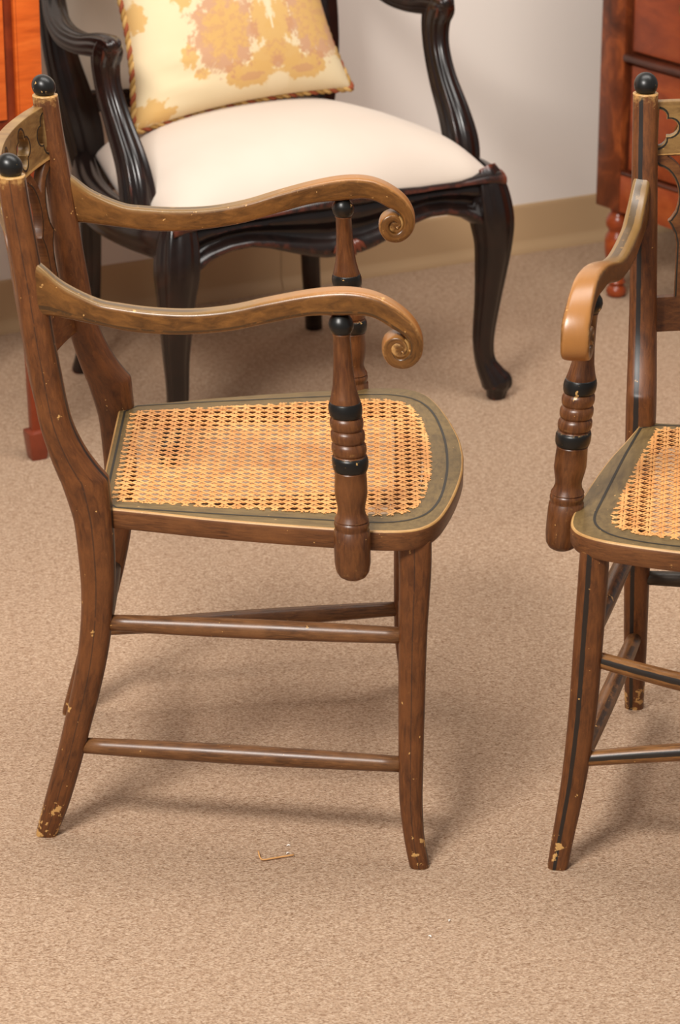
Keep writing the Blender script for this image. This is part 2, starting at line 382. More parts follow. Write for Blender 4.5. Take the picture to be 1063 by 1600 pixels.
def build_seat(root):
    O = closed(SEAT_H, 6); I = inset(closed(CANE_H, 6), 0.008); n = len(O)
    # rings from the inside of the opening, over the top, round the edge to the underside
    rings = [(I, -0.024, 1), (I, -0.002, 1), (inset(I, -0.002), 0.0, 1), (inset(O, 0.0032), 0.0, 0), (inset(O, 0.0018), -0.0005, 2), (inset(O, 0.0004), -0.0022, 2),
             (O, -0.006, 1), (inset(O, 0.0002), -0.022, 1), (inset(O, 0.003), -0.0270, 1), (inset(O, 0.008), -0.0275, 1), (I, -0.024, 1)]
    m_ = MB(); vs = []; 
    for pl, dz, _ in rings: vs += [(x, y, SEAT_Z + dz) for x, y in pl]
    for r in range(len(rings) - 1):
        fs = []; uv = []
        for k in range(n):
            k2 = (k + 1) % n
            fs.append((r * n + k, r * n + k2, (r + 1) * n + k2, (r + 1) * n + k))
            a, b = k * 0.011, (k + 1) * 0.011
            uv.append([(r * .3, a), (r * .3, b), (r * .3 + .3, b), (r * .3 + .3, a)])
        sub = MB(); m_.f += fs; m_.uv += uv; m_.mi += [{3: 2}.get(r, rings[r + 1][2] if r != 2 else 0)] * n
    m_.v = [tuple(v) for v in vs]
    link('seat_frame', m_.mesh('seat_frame', [M['olive'], M['seat_side'], M['rim']], sharp=35), root)
    # painted line round the seat
    mid = []
    a, b = inset(closed(CANE_H, 6), -0.0205), inset(closed(CANE_H, 6), -0.0238)
    a = [(max(x, 0.0112), y) for x, y in a]; b = [(max(x, 0.0082), y) for x, y in b]
    m_ = MB(); vs = [(x, y, SEAT_Z + 0.0004) for x, y in a] + [(x, y, SEAT_Z + 0.0004) for x, y in b]
    keep = [k for k in range(n)]
    m_.add(vs, [(k, (k + 1) % n, n + (k + 1) % n, n + k) for k in keep])
    link('painted_line', m_.mesh('painted_line', M['line']), root)
    # woven cane
    poly = closed(CANE_H, 6)
    def clip(p0, d):
        t0, t1 = -1e9, 1e9; hits = []
        for i in range(len(poly)):
            a_, b_ = Vector(poly[i]), Vector(poly[(i + 1) % len(poly)]); e_ = b_ - a_
            den = d.x * e_.y - d.y * e_.x
            if abs(den) < 1e-12: continue
            w_ = a_ - p0
            t = (w_.x * e_.y - w_.y * e_.x) / den; s_ = (w_.x * d.y - w_.y * d.x) / den
            if -1e-6 <= s_ <= 1 + 1e-6: hits.append(t)
        return (min(hits), max(hits)) if len(hits) >= 2 else None
    rnd = random.Random(3); m_ = MB()
    def strip(p0, d, wd, z0, layer):
        h = clip(p0, d)
        if not h or h[1] - h[0] < 0.012: return
        a_, b_ = h[0] - rnd.uniform(0.0, 0.0035), h[1] + rnd.uniform(0.0, 0.0035); nn = Vector((-d.y, d.x))
        ns = max(3, int((b_ - a_) / 0.0079)); vs = []; fs = []; ph = rnd.choice((0, math.pi))
        for i in range(ns + 1):
            t = a_ + (b_ - a_) * i / ns; c = p0 + d * t
            edge = min(1.0, min(t - a_, b_ - t) / 0.02)
            dip = -0.0045 * max(0.0, 1 - ((c.x - 0.21) / 0.21) ** 2) * max(0.0, 1 - (c.y / 0.2) ** 2)
            z = SEAT_Z + 0.0006 + (z0 + 0.0004 * math.sin(i * math.pi + ph)) * edge + dip
            q = c - nn * wd; r_ = c + nn * wd
            vs += [(q.x, q.y, z), (c.x, c.y, z + 0.00055), (r_.x, r_.y, z)]
            if i: o_ = (i - 1) * 3; fs += [(o_, o_ + 3, o_ + 4, o_ + 1), (o_ + 1, o_ + 4, o_ + 5, o_ + 2)]
        m_.add(vs, fs)
    PT = 0.0160
    for i in range(-2, 30):
        x = 0.0305 + i * PT
        for s_ in (-1, 1): strip(Vector((x + s_ * 0.0020, 0)), Vector((0, 1)), 0.00150, 0.0, 0)
    for j in range(-15, 16):
        y = (j + 0.5) * PT
        for s_ in (-1, 1): strip(Vector((0.2, y + s_ * 0.0020)), Vector((1, 0)), 0.00150, 0.0007, 1)
    q2 = math.sqrt(0.5)
    for k in range(-30, 45):
        # corner-cutting diagonals
        strip(Vector((0.0305 + (k) * PT, 0)), Vector((q2, q2)), 0.00140, 0.0014, 2)
        strip(Vector((0.0305 + (k) * PT, 0)), Vector((q2, -q2)), 0.00140, 0.0020, 3)
    o = link('cane_webbing', m_.mesh('cane_webbing', M['cane']), root); o['kind'] = 'stuff'

def quatrefoil(cx, cz, rx, rz, n=10):
    pts = []
    for q in range(4):
        a0 = q * math.pi / 2
        ox, oz = math.cos(a0) * 0.50, math.sin(a0) * 0.50
        for k in range(n):
            a = a0 - math.pi * 0.62 + 1.24 * math.pi * k / (n - 1) if False else a0 - math.radians(100) + math.radians(200) * k / (n - 1)
            pts.append((cx + (ox + 0.44 * math.cos(a)) * rx, cz + (oz + 0.44 * math.sin(a)) * rz))
    return pts
def panel(name, loops, half_t, bend, mat, root, sharp=40):
    """flat outline with holes -> solid curved panel"""
    cu = bpy.data.curves.new(name, 'CURVE'); cu.dimensions = '2D'; cu.fill_mode = 'BOTH'; cu.extrude = half_t; cu.bevel_depth = 0.0012; cu.bevel_resolution = 1; cu.offset = -0.0012
    for lp in loops:
        sp = cu.splines.new('POLY'); sp.points.add(len(lp) - 1); sp.use_cyclic_u = True
        for i, (a, b) in enumerate(lp): sp.points[i].co = (a, b, 0, 1)
    tmp = bpy.data.objects.new(name, cu); C.objects.link(tmp)
    me = bpy.data.meshes.new_from_object(tmp.evaluated_get(bpy.context.evaluated_depsgraph_get()))
    bpy.data.objects.remove(tmp); bpy.data.curves.remove(cu)
    bm = bmesh.new(); bm.from_mesh(me); bmesh.ops.remove_doubles(bm, verts=bm.verts, dist=1e-6)
    for k in range(-18, 19): bmesh.ops.bisect_plane(bm, geom=bm.verts[:] + bm.edges[:] + bm.faces[:], dist=1e-6, plane_co=(k * 0.0102, 0, 0), plane_no=(1, 0, 0))
    for k in range(8): bmesh.ops.bisect_plane(bm, geom=bm.verts[:] + bm.edges[:] + bm.faces[:], dist=1e-6, plane_co=(0, 0.60 + 0.03 * k, 0), plane_no=(0, 1, 0))
    for v in bm.verts: v.co = bend(v.co.x, v.co.y, v.co.z)
    bmesh.ops.recalc_face_normals(bm, faces=bm.faces)
    uvl = bm.loops.layers.uv.verify()
    for f in bm.faces:
        f.smooth = True
        for lo in f.loops: lo[uvl].uv = (lo.vert.co.z * 6, lo.vert.co.y)
    bm.to_mesh(me); bm.free(); me.name = name
    me.materials.clear(); me.materials.append(mat); me.set_sharp_from_angle(angle=math.radians(sharp))
    return link(name, me, root)
def bow(y): return -0.030 * (1 - min(1.0, (y / 0.186) ** 2)) - 0.010
def bend_back(y, z, t): return Vector((post_xc(z) + bow(y) + t, y, z))
def ring_outline(poly, grow):
    n = len(poly); cx = sum(q[0] for q in poly) / n; cy = sum(q[1] for q in poly) / n
    return [(cx + (x - cx) * grow, cy + (y - cy) * grow) for x, y in poly]

def make_chair():
    root = thing('caned_armchair', '', 'chair', (0, 0, 0), 0)
    for s in (-1, 1):
        st = []
        for z, xb, xf in cr([tuple(q) for q in POST], 3):
            st.append((Vector(((xb + xf) / 2, s * post_y(z), z)), Vector(((xf - xb) / 2, 0, 0)), Vector((0, s * post_w(z), 0))))
        mb_ = MB(); loft(mb_, st, 28, 3.0)
        po = link('back_post', mb_.mesh('back_post', M['leg'], sharp=50), root)
        # ball finial with a rubbed collar
        mb_ = MB(); c0 = Vector((post_xc(0.888), s * post_y(0.888), 0.8885))
        pr = []
        for k in range(16):
            a = math.pi * (0.24 + 0.76 * k / 15); pr.append((0.0158 * (math.cos(0.24 * math.pi) - math.cos(a)), max(0.0004, 0.0158 * math.sin(a))))
        lathe(mb_, lambda t: c0 + Vector((-0.12 * t, s * 0.02 * t, t)), pr, 24)
        link('ball_finial', mb_.mesh('ball_finial', M['black']), po)
        mb_ = MB(); lathe(mb_, lambda t: c0 + Vector((0, 0, t)), [(-0.0022, 0.0164), (-0.0010, 0.0170), (0.0004, 0.0166), (0.0008, 0.0140)], 24)
        link('collar', mb_.mesh('collar', M['rim']), po)
        # arm with scroll
        st = []
        D = cr([(a[0], a[1], b[0], b[1]) for a, b in ARM], 5); nD = len(D)
        for i, (ox, oz, ix, iz) in enumerate(D):
            f = i / (nD - 1)
            cx = (ox + ix) / 2; cz = (oz + iz) / 2
            yy = interp(cx, [-0.06, 0.06, 0.18, 0.30, 0.39], [0.1995, 0.2155, 0.232, 0.2490, 0.2640])
            ww = interp(f, [0, 0.2, 0.42, 0.55, 0.8, 1.0], [0.0125, 0.0135, 0.0155, 0.0175, 0.0170, 0.0185])
            st.append((Vector((cx, s * yy, cz)), Vector(((ox - ix) / 2, 0, (oz - iz) / 2)), Vector((0, s * ww, 0))))
        mb_ = MB(); loft(mb_, st, 32, 4.6)
        ce = Vector((0.3760, s * 0.2625, 0.6985)); loft(mb_, [(ce + Vector((0, q * 0.0165, 0)), Vector((r_, 0, 0)), Vector((0, 0, r_))) for q, r_ in ((-1, 0.003), (-0.93, 0.009), (-0.8, 0.0115), (0.8, 0.0115), (0.93, 0.009), (1, 0.003))], 20, 2.0)
        link('arm', mb_.mesh('arm', M['arm'], sharp=60), root)
        # turned arm support
        def axis(z, s=s):
            return Vector((interp(z, [0.404, 0.552, 0.616, 0.735], [0.320, 0.3165, 0.3105, 0.3045]), s * interp(z, [0.404, 0.552, 0.616, 0.735], [0.2755, 0.2655, 0.2595, 0.2490]), z))
        mb_ = MB(); lathe(mb_, axis, SPIN, 28)
        sp = link('arm_support', mb_.mesh('arm_support', M['spindle'], sharp=55), root)
        for z1, z0 in ((0.7340, 0.7103), (0.6262, 0.6082), (0.5596, 0.5413)):
            mb_ = MB(); lathe(mb_, axis, [(z, r + 0.0006) for z, r in SPIN if z0 - 1e-5 <= z <= z1 + 1e-5], 28)
            link('painted_ring', mb_.mesh('painted_ring', M['black']), sp)
        # front leg
        FL = [(0.438, 0.3760, 0.4165, 0.2320, 0.0170), (0.43, 0.3755, 0.4170, 0.2320, 0.0182), (0.39, 0.3768, 0.4168, 0.2330, 0.0186), (0.31, 0.3768, 0.4128, 0.2360, 0.0184), (0.22, 0.3772, 0.4110, 0.2395, 0.0178),
              (0.134, 0.3780, 0.4095, 0.2465, 0.0162), (0.081, 0.3800, 0.4092, 0.2530, 0.0150), (0.037, 0.3855, 0.4120, 0.2595, 0.0140), (0.004, 0.3920, 0.4178, 0.2640, 0.0133), (0.0, 0.3935, 0.4165, 0.2642, 0.0120)]
        st = [(Vector(((a + b) / 2, s * y, z)), Vector(((b - a) / 2, 0, 0)), Vector((0, s * w_, 0))) for z, a, b, y, w_ in cr(FL, 5)]
        mb_ = MB(); loft(mb_, st, 28, 3.0)
        link('front_leg', mb_.mesh('front_leg', M['leg'], sharp=50), root)
        # side stretchers
        for (xa, za, xb, zb) in ((0.000, 0.303, 0.394, 0.3085), (-0.036, 0.129, 0.394, 0.1335)):
            pts = []; rad = []
            for k in range(13):
                t = k / 12
                pts.append((xa + (xb - xa) * t, s * (interp(za, [0, .5], [0.181, 0.188]) + (interp(zb, [0.1, 0.33], [0.2475, 0.2360]) - interp(za, [0, .5], [0.181, 0.188])) * t), za + (zb - za) * t))
                rad.append(0.0092 + 0.0035 * math.sin(math.pi * (0.08 + 0.84 * t)))
            mb_ = MB(); tube(mb_, pts, rad, 16)
            link('side_stretcher', mb_.mesh('side_stretcher', M['stretcher']), root)
    # front stretchers bow towards each other
    for ze, zm in ((0.291, 0.240), (0.148, 0.178)):
        pts = []; rad = []
        ye = interp(ze, [0.1, 0.33], [0.2470, 0.2350])
        for k in range(25):
            t = -1 + 2 * k / 24
            pts.append((0.394, ye * t, zm + (ze - zm) * (0.75 * abs(t) + 0.25 * t * t if abs(t) > 0.12 else 0.75 * (0.06 + abs(t) ** 2 / 0.24) + 0.25 * t * t)))
            rad.append(0.0098 + 0.0022 * (1 - t * t))
        mb_ = MB(); tube(mb_, pts, rad, 16)
        link('front_stretcher', mb_.mesh('front_stretcher', M['front_stretcher']), root)
    mb_ = MB(); pts = [(-0.012, -0.184 + 0.368 * k / 12, 0.228) for k in range(13)]
    tube(mb_, pts, [0.0095 + 0.003 * math.sin(math.pi * k / 12) for k in range(13)], 14)
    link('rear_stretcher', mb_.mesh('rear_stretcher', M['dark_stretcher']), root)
    build_seat(root)
    # crest rail pierced by quatrefoils
    yy = [-0.190 + 0.380 * k / 76 for k in range(77)]
    outer = [(y, 0.8765) for y in yy] + [(y, 0.806) for y in reversed(yy)]
    QC = (-0.094, 0.0, 0.094)
    holes = [quatrefoil(c, 0.842, 0.030, 0.0265) for c in QC]
    # half quatrefoils against the posts are cut as full-depth openings just inside the ends
    def halfq(sgn):
        q = [(x, z) for x, z in quatrefoil(0.0, 0.842, 0.030, 0.0265)]
        q = [(x, z) for x, z in q if x >= 0.000]
        q.sort(key=lambda a: math.atan2(a[1] - 0.842, a[0]))
        q = [(sgn * (-0.1835 + x), z) for x, z in q]
        return q
    holes += [halfq(1), halfq(-1)]
    cr_ = panel('crest_rail', [outer] + holes, 0.0065, bend_back, M['crest'], root)
    # painted outlines round the piercings, lying on the front of the crest rail
    for q in [quatrefoil(c, 0.842, 0.030, 0.0265) for c in QC] + [halfq(1), halfq(-1)]:
        n = len(q); closed_ = not (abs(q[0][0]) > 0.15)
        cxq = sum(a for a, _ in q) / n if closed_ else math.copysign(0.1835, q[0][0])
        def off(p, d, cxq=cxq):
            v = Vector((p[0] - cxq, p[1] - 0.842)); v.normalize(); return (p[0] + v.x * d, p[1] + v.y * d)
        vs = [bend_back(*off(p, d), 0.0080) for d in (0.0014, 0.0040) for p in q]
        rng = range(n if closed_ else n - 1)
        mb_ = MB(); mb_.add(vs, [(k, (k + 1) % n, n + (k + 1) % n, n + k) for k in rng])
        link('painted_outline', mb_.mesh('painted_outline', M['line']), cr_)
    # gothic tracery: bays with cusped heads; half bays against the posts
    def bay_half(n=9):
        """right half of a bay opening, from the top point down to the sill: (dy, z)"""
        pts = [(0.0, 0.797)]
        for k in range(1, n + 1):
            a = math.radians(90 - 95 * k / n); pts.append((0.0335 * math.cos(a) * (1 if k < n else 0.985), 0.7460 + 0.046 * math.sin(a)))
        pts += [(0.0300, 0.7300), (0.0235, 0.7205), (0.0205, 0.7180), (0.0240, 0.7125), (0.0300, 0.7010), (0.0330, 0.6880)]
        pts += [(0.0330, 0.6880 - (0.6880 - 0.6165) * k / 6) for k in range(1, 7)]
        return pts
    r = bay_half()
    yy2 = [-0.1885 + 0.377 * k / 76 for k in range(77)]
    outer = [(y, 0.808) for y in yy2] + [(-y, 0.808 - (0.808 - 0.570) * 1.0) for y in yy2]
    loops = [outer]
    for c in QC: loops.append([(c + a, z) for a, z in r] + [(c - a, z) for a, z in reversed(r[1:])])
    for sgn in (-1, 1): loops.append([(sgn * (-0.1840 + a), z) for a, z in r] + [(sgn * -0.1840, 0.6165)])
    for c in (-0.140, -0.047, 0.047, 0.140):
        half = []
        for k in range(9):
            dy = 0.020 + (0.0452 - 0.020) * k / 8; half.append((0.0470 - dy, 0.7460 + 0.0625 * math.sqrt(1 - (dy / 0.0505) ** 2)))
        half = [(half[0][0], 0.8045)] + half
        loops.append([(c + a, z) for a, z in half] + [(c - a, z) for a, z in reversed(half)])
    tr = panel('tracery_panel', loops, 0.0048, bend_back, M['frame'], root)
    for c, both in [(q, True) for q in QC] + [(-0.1840, False), (0.1840, False)]:
        for sg in ((1, -1) if both else ((1,) if c < 0 else (-1,))):
            a_ = [(p, z) for p, z in r]
            vs = []
            for d in (0.0016, 0.0036):
                for i, (p, z) in enumerate(a_):
                    q0 = Vector(a_[max(i - 1, 0)]); q1 = Vector(a_[min(i + 1, len(a_) - 1)]); t = (q1 - q0).normalized(); nn = Vector((-t.y, t.x))
                    vs.append(bend_back(c + sg * (p + nn.x * d), z + nn.y * d, 0.0063))
            n = len(a_); mb_ = MB(); mb_.add(vs, [(k, k + 1, n + k + 1, n + k) for k in range(n - 1)])
            link('painted_outline', mb_.mesh('painted_outline', M['line']), tr)
    return root
chair_a = make_chair()
chair_a['label'] = 'brown painted caned armchair standing in side view in front of the dark armchair'
chair_a['group'] = 'pair of brown caned armchairs'
chair_b = copy_tree(chair_a)
chair_b['label'] = 'brown painted caned armchair facing forward, cut off by the right edge'
chair_a.location = (-0.3026, 3.5243, 0); chair_a.rotation_euler = (0, 0, -0.0055)
chair_b.location = (0.5901, 3.6247, 0); chair_b.rotation_euler = (0, 0, -1.6932)

# ------------------------------------------------------------------ dark carved armchair
def moulded(amp=0.10, lobes=8, ph=0.0):
    def f(th):
        a, b = sec(th, 2.6); k = 1 + amp * math.cos(lobes * th + ph); return a * k, b * k
    return f
def path_loft(name, pts, root, mat, n=5, nseg=64, amp=0.07, lobes=8, e=None, up=None, sub=None):
    """pts: (x, y, z, halfA, halfB); A = sideways (Y-ish), B = other"""
    D = cr(pts, n); st = []; A = None
    for i, q in enumerate(D):
        c = Vector(q[:3]); d = (Vector(D[min(i + 1, len(D) - 1)][:3]) - Vector(D[max(i - 1, 0)][:3])).normalized()
        ref = Vector(up or (0, 1, 0)); A = (ref - d * ref.dot(d)).normalized(); B = d.cross(A)
        st.append((c, A * q[3], B * q[4]))
    m_ = MB(); loft(m_, st, nseg, shape=moulded(amp, lobes))
    return link(name, m_.mesh(name, mat, sharp=60), root)
FR = thing('open_armchair', 'dark carved walnut open armchair with cream linen seat behind the caned chair', 'chair', (-0.257, 5.289, 0), -1.035)
for s in (-1, 1):
    path_loft('front_leg', [(0.486, s * 0.309, 0.434, 0.018, 0.018), (0.488, s * 0.310, 0.428, 0.027, 0.027), (0.494, s * 0.315, 0.39, 0.035, 0.035), (0.500, s * 0.320, 0.345, 0.0365, 0.0365), (0.501, s * 0.323, 0.30, 0.031, 0.031), (0.497, s * 0.322, 0.25, 0.0265, 0.0265),
              (0.491, s * 0.320, 0.19, 0.0215, 0.0215), (0.486, s * 0.316, 0.12, 0.0180, 0.0180), (0.487, s * 0.320, 0.075, 0.0175, 0.0175), (0.494, s * 0.332, 0.045, 0.0230, 0.0220),
              (0.498, s * 0.340, 0.030, 0.0270, 0.0250), (0.498, s * 0.340, 0.018, 0.0185, 0.0185), (0.497, s * 0.338, 0.0, 0.0150, 0.0150)], FR, M['dark'], amp=0.05, up=(0, 1, 0))
    path_loft('rear_leg', [(-0.006, s * 0.230, 0.43, 0.024, 0.024), (-0.012, s * 0.233, 0.33, 0.020, 0.020), (-0.010, s * 0.235, 0.22, 0.0175, 0.0175), (-0.012, s * 0.240, 0.12, 0.0170, 0.0170), (-0.018, s * 0.248, 0.05, 0.0160, 0.0160), (-0.030, s * 0.256, 0.0, 0.0160, 0.0160)], FR, M['dark'], amp=0.02, up=(0, 1, 0))
    path_loft('back_stile', [(0.004, s * 0.232, 0.36, 0.030, 0.022), (0.002, s * 0.240, 0.42, 0.034, 0.024), (-0.004, s * 0.248, 0.48, 0.038, 0.026), (-0.012, s * 0.262, 0.54, 0.036, 0.026), (-0.028, s * 0.276, 0.62, 0.030, 0.024), (-0.048, s * 0.282, 0.72, 0.026, 0.022), (-0.075, s * 0.282, 0.85, 0.026, 0.022), (-0.10, s * 0.262, 0.96, 0.028, 0.022)], FR, M['dark'], amp=0.05, up=(0, 1, 0))
    path_loft('arm_support', [(0.385, s * 0.330, 0.405, 0.027, 0.027), (0.380, s * 0.330, 0.455, 0.028, 0.029), (0.357, s * 0.329, 0.505, 0.0245, 0.027), (0.314, s * 0.330, 0.565, 0.0205, 0.024), (0.286, s * 0.333, 0.62, 0.0195, 0.023), (0.281, s * 0.335, 0.665, 0.0215, 0.025), (0.292, s * 0.336, 0.693, 0.0230, 0.026), (0.292, s * 0.336, 0.712, 0.014, 0.014)], FR, M['dark'], amp=0.10, up=(0, 1, 0))
    path_loft('armrest', [(0.318, s * 0.336, 0.690, 0.012, 0.012), (0.305, s * 0.336, 0.694, 0.021, 0.020), (0.265, s * 0.336, 0.692, 0.023, 0.020), (0.20, s * 0.337, 0.682, 0.022, 0.018), (0.13, s * 0.336, 0.684, 0.021, 0.018), (0.075, s * 0.328, 0.704, 0.020, 0.018), (0.03, s * 0.312, 0.735, 0.020, 0.019), (-0.03, s * 0.292, 0.780, 0.020, 0.020), (-0.062, s * 0.282, 0.81, 0.016, 0.016)], FR, M['dark'], amp=0.07, up=(0, 1, 0))
    # side rail, gently curved
    path_loft('side_rail', [(0.0, s * 0.248, 0.398, 0.022, 0.040), (0.08, s * 0.282, 0.396, 0.026, 0.040), (0.18, s * 0.318, 0.396, 0.028, 0.038), (0.30, s * 0.341, 0.397, 0.027, 0.037), (0.42, s * 0.340, 0.399, 0.024, 0.037), (0.49, s * 0.324, 0.400, 0.018, 0.036)], FR, M['dark'], amp=0.05, up=(0, 1, 0))
# serpentine front rail with mouldings
m_ = MB(); ny = 80; prof = [(0.0, 0.0), (0.006, 0.03), (0.011, 0.08), (0.012, 0.15), (0.008, 0.20), (0.004, 0.24), (0.006, 0.30), (0.007, 0.38), (0.004, 0.44), (0.0, 0.50), (-0.003, 0.58), (-0.002, 0.66), (0.003, 0.71), (0.009, 0.76), (0.012, 0.83), (0.012, 0.90), (0.008, 0.96), (0.0, 1.0), (-0.03, 1.0), (-0.035, 0.5), (-0.03, 0.0)]
vs = []; npf = len(prof)
for i in range(ny + 1):
    y = -0.334 + 0.668 * i / ny; a = abs(y)
    zb = interp(a, [0, 0.03, 0.06, 0.10, 0.14, 0.18, 0.22, 0.26, 0.30, 0.325], [0.332, 0.331, 0.337, 0.349, 0.362, 0.370, 0.368, 0.356, 0.330, 0.312])
    zt = interp(a, [0, 0.08, 0.16, 0.24, 0.30, 0.325], [0.447, 0.442, 0.433, 0.430, 0.437, 0.437])
    x0 = 0.497 + 0.020 * math.cos(min(a / 0.24, 1) * math.pi / 2) ** 2 + 0.010 * max(0, (a - 0.25) / 0.075) 
    for dx, t in prof: vs.append((x0 + (dx * 1.5 if dx > -0.02 else dx), y, zt + (zb - zt) * t))
fs = [(i * npf + k, i * npf + (k + 1) % npf, (i + 1) * npf + (k + 1) % npf, (i + 1) * npf + k) for i in range(ny) for k in range(npf)]
fs += [tuple(range(npf)), tuple(ny * npf + k for k in range(npf))]
m_.add(vs, fs); fr_rail = link('front_rail', m_.mesh('front_rail', M['dark'], sharp=60), FR)
# small carved shell at the middle of the rail
m_ = MB()
for k in range(-3, 4):
    a = k * 0.30; p0 = Vector((0.5330, 0.004 * k, 0.362)); d = Vector((0.2, math.sin(a), -math.cos(a)))
    tube(m_, [p0, p0 + d * 0.014, p0 + d * 0.027], [0.003, 0.0062, 0.0015], 10)
link('carved_shell', m_.mesh('carved_shell', M['dark']), fr_rail)
m_ = MB(); box(m_, -0.018, 0.012, -0.225, 0.225, 0.355, 0.43, bev=0.004); link('rear_rail', m_.mesh('rear_rail', M['dark'], sharp=40), FR)
# back frame rails and upholstery
path_loft('lower_back_rail', [(-0.008, -0.245, 0.522, 0.022, 0.018), (-0.012, -0.15, 0.522, 0.020, 0.017), (-0.016, 0.0, 0.512, 0.022, 0.017), (-0.012, 0.15, 0.522, 0.020, 0.017), (-0.008, 0.245, 0.522, 0.022, 0.018)], FR, M['dark'], amp=0.06, up=(0, 0, 1))
path_loft('top_back_rail', [(-0.10, -0.27, 0.955, 0.026, 0.020), (-0.112, -0.15, 0.995, 0.026, 0.020), (-0.118, 0.0, 1.02, 0.034, 0.022), (-0.112, 0.15, 0.995, 0.026, 0.020), (-0.10, 0.27, 0.955, 0.026, 0.020)], FR, M['dark'], amp=0.06, up=(0, 0, 1))
m_ = MB(); vs = []; nx, nz = 20, 20
for side in (1, -1):
    for i in range(nz + 1):
        for j in range(nx + 1):
            u, v = -1 + 2 * j / nx, -1 + 2 * i / nz; z = 0.745 + 0.225 * v; hw = interp(z, [0.52, 0.62, 0.72, 0.85, 0.97], [0.235, 0.250, 0.260, 0.260, 0.245])
            bul = (1 - u ** 4) * (1 - v ** 4)
            vs.append((interp(z, [0.52, 0.62, 0.72, 0.85, 0.97], [-0.014, -0.028, -0.048, -0.075, -0.10]) + side * (0.010 + 0.028 * bul * (1 if side > 0 else 0.3)), u * hw, z))
n1 = (nx + 1) * (nz + 1); fs = []
for o_ in (0, n1):
    fs += [(o_ + i * (nx + 1) + j, o_ + i * (nx + 1) + j + 1, o_ + (i + 1) * (nx + 1) + j + 1, o_ + (i + 1) * (nx + 1) + j) for i in range(nz) for j in range(nx)]
m_.add(vs, fs); link('back_upholstery', m_.mesh('back_upholstery', M['linen_back']), FR)
# domed seat cushion
m_ = MB(); vs = []; nx, ny = 36, 40
def seat_pt(u, v):      # u forward 0..1, v -1..1
    hw = interp(u, [0, 0.2, 0.5, 0.8, 1.0], [0.232, 0.262, 0.305, 0.322, 0.318])
    a = abs(v); xf = 0.507 + 0.018 * math.cos(min(a * 0.318 / 0.24, 1) * math.pi / 2) ** 2 - 0.012 * max(0, a - 0.85) / 0.15
    x = 0.012 + (xf - 0.012) * u; y = v * hw
    ed = max(abs(2 * u - 1), a)
    prof_ = (1 - abs(2 * u - 1) ** 5) ** 0.6 * (1 - a ** 4.5) ** 0.6
    z = 0.428 + 0.080 * prof_ + 0.022 * (1 - (2 * u - 1) ** 2) * (1 - v * v)
    rim = interp(y if False else a * 0.33, [0, 0.08, 0.16, 0.24, 0.33], [0.010, 0.008, 0.002, 0.0, 0.004]) * u
    return (x, y, z + rim)
for i in range(nx + 1):
    for j in range(ny + 1):
        u, v = i / nx, -1 + 2 * j / ny
        u = 0.5 - 0.5 * math.cos(math.pi * u); v = math.sin(v * math.pi / 2)
        vs.append(seat_pt(u, v))
fs = [(i * (ny + 1) + j, i * (ny + 1) + j + 1, (i + 1) * (ny + 1) + j + 1, (i + 1) * (ny + 1) + j) for i in range(nx) for j in range(ny)]
b0 = len(vs)
rimi = [i * (ny + 1) for i in range(nx + 1)] + [nx * (ny + 1) + j for j in range(1, ny + 1)] + [i * (ny + 1) + ny for i in range(nx - 1, -1, -1)] + [j for j in range(ny - 1, 0, -1)]
vs += [(vs[k][0] * 0.97 + 0.008, vs[k][1] * 0.96, 0.405) for k in rimi]; nr = len(rimi)
fs += [(rimi[k], rimi[(k + 1) % nr], b0 + (k + 1) % nr, b0 + k) for k in range(nr)]
m_.add(vs, fs); link('seat_cushion', m_.mesh('seat_cushion', M['linen']), FR)

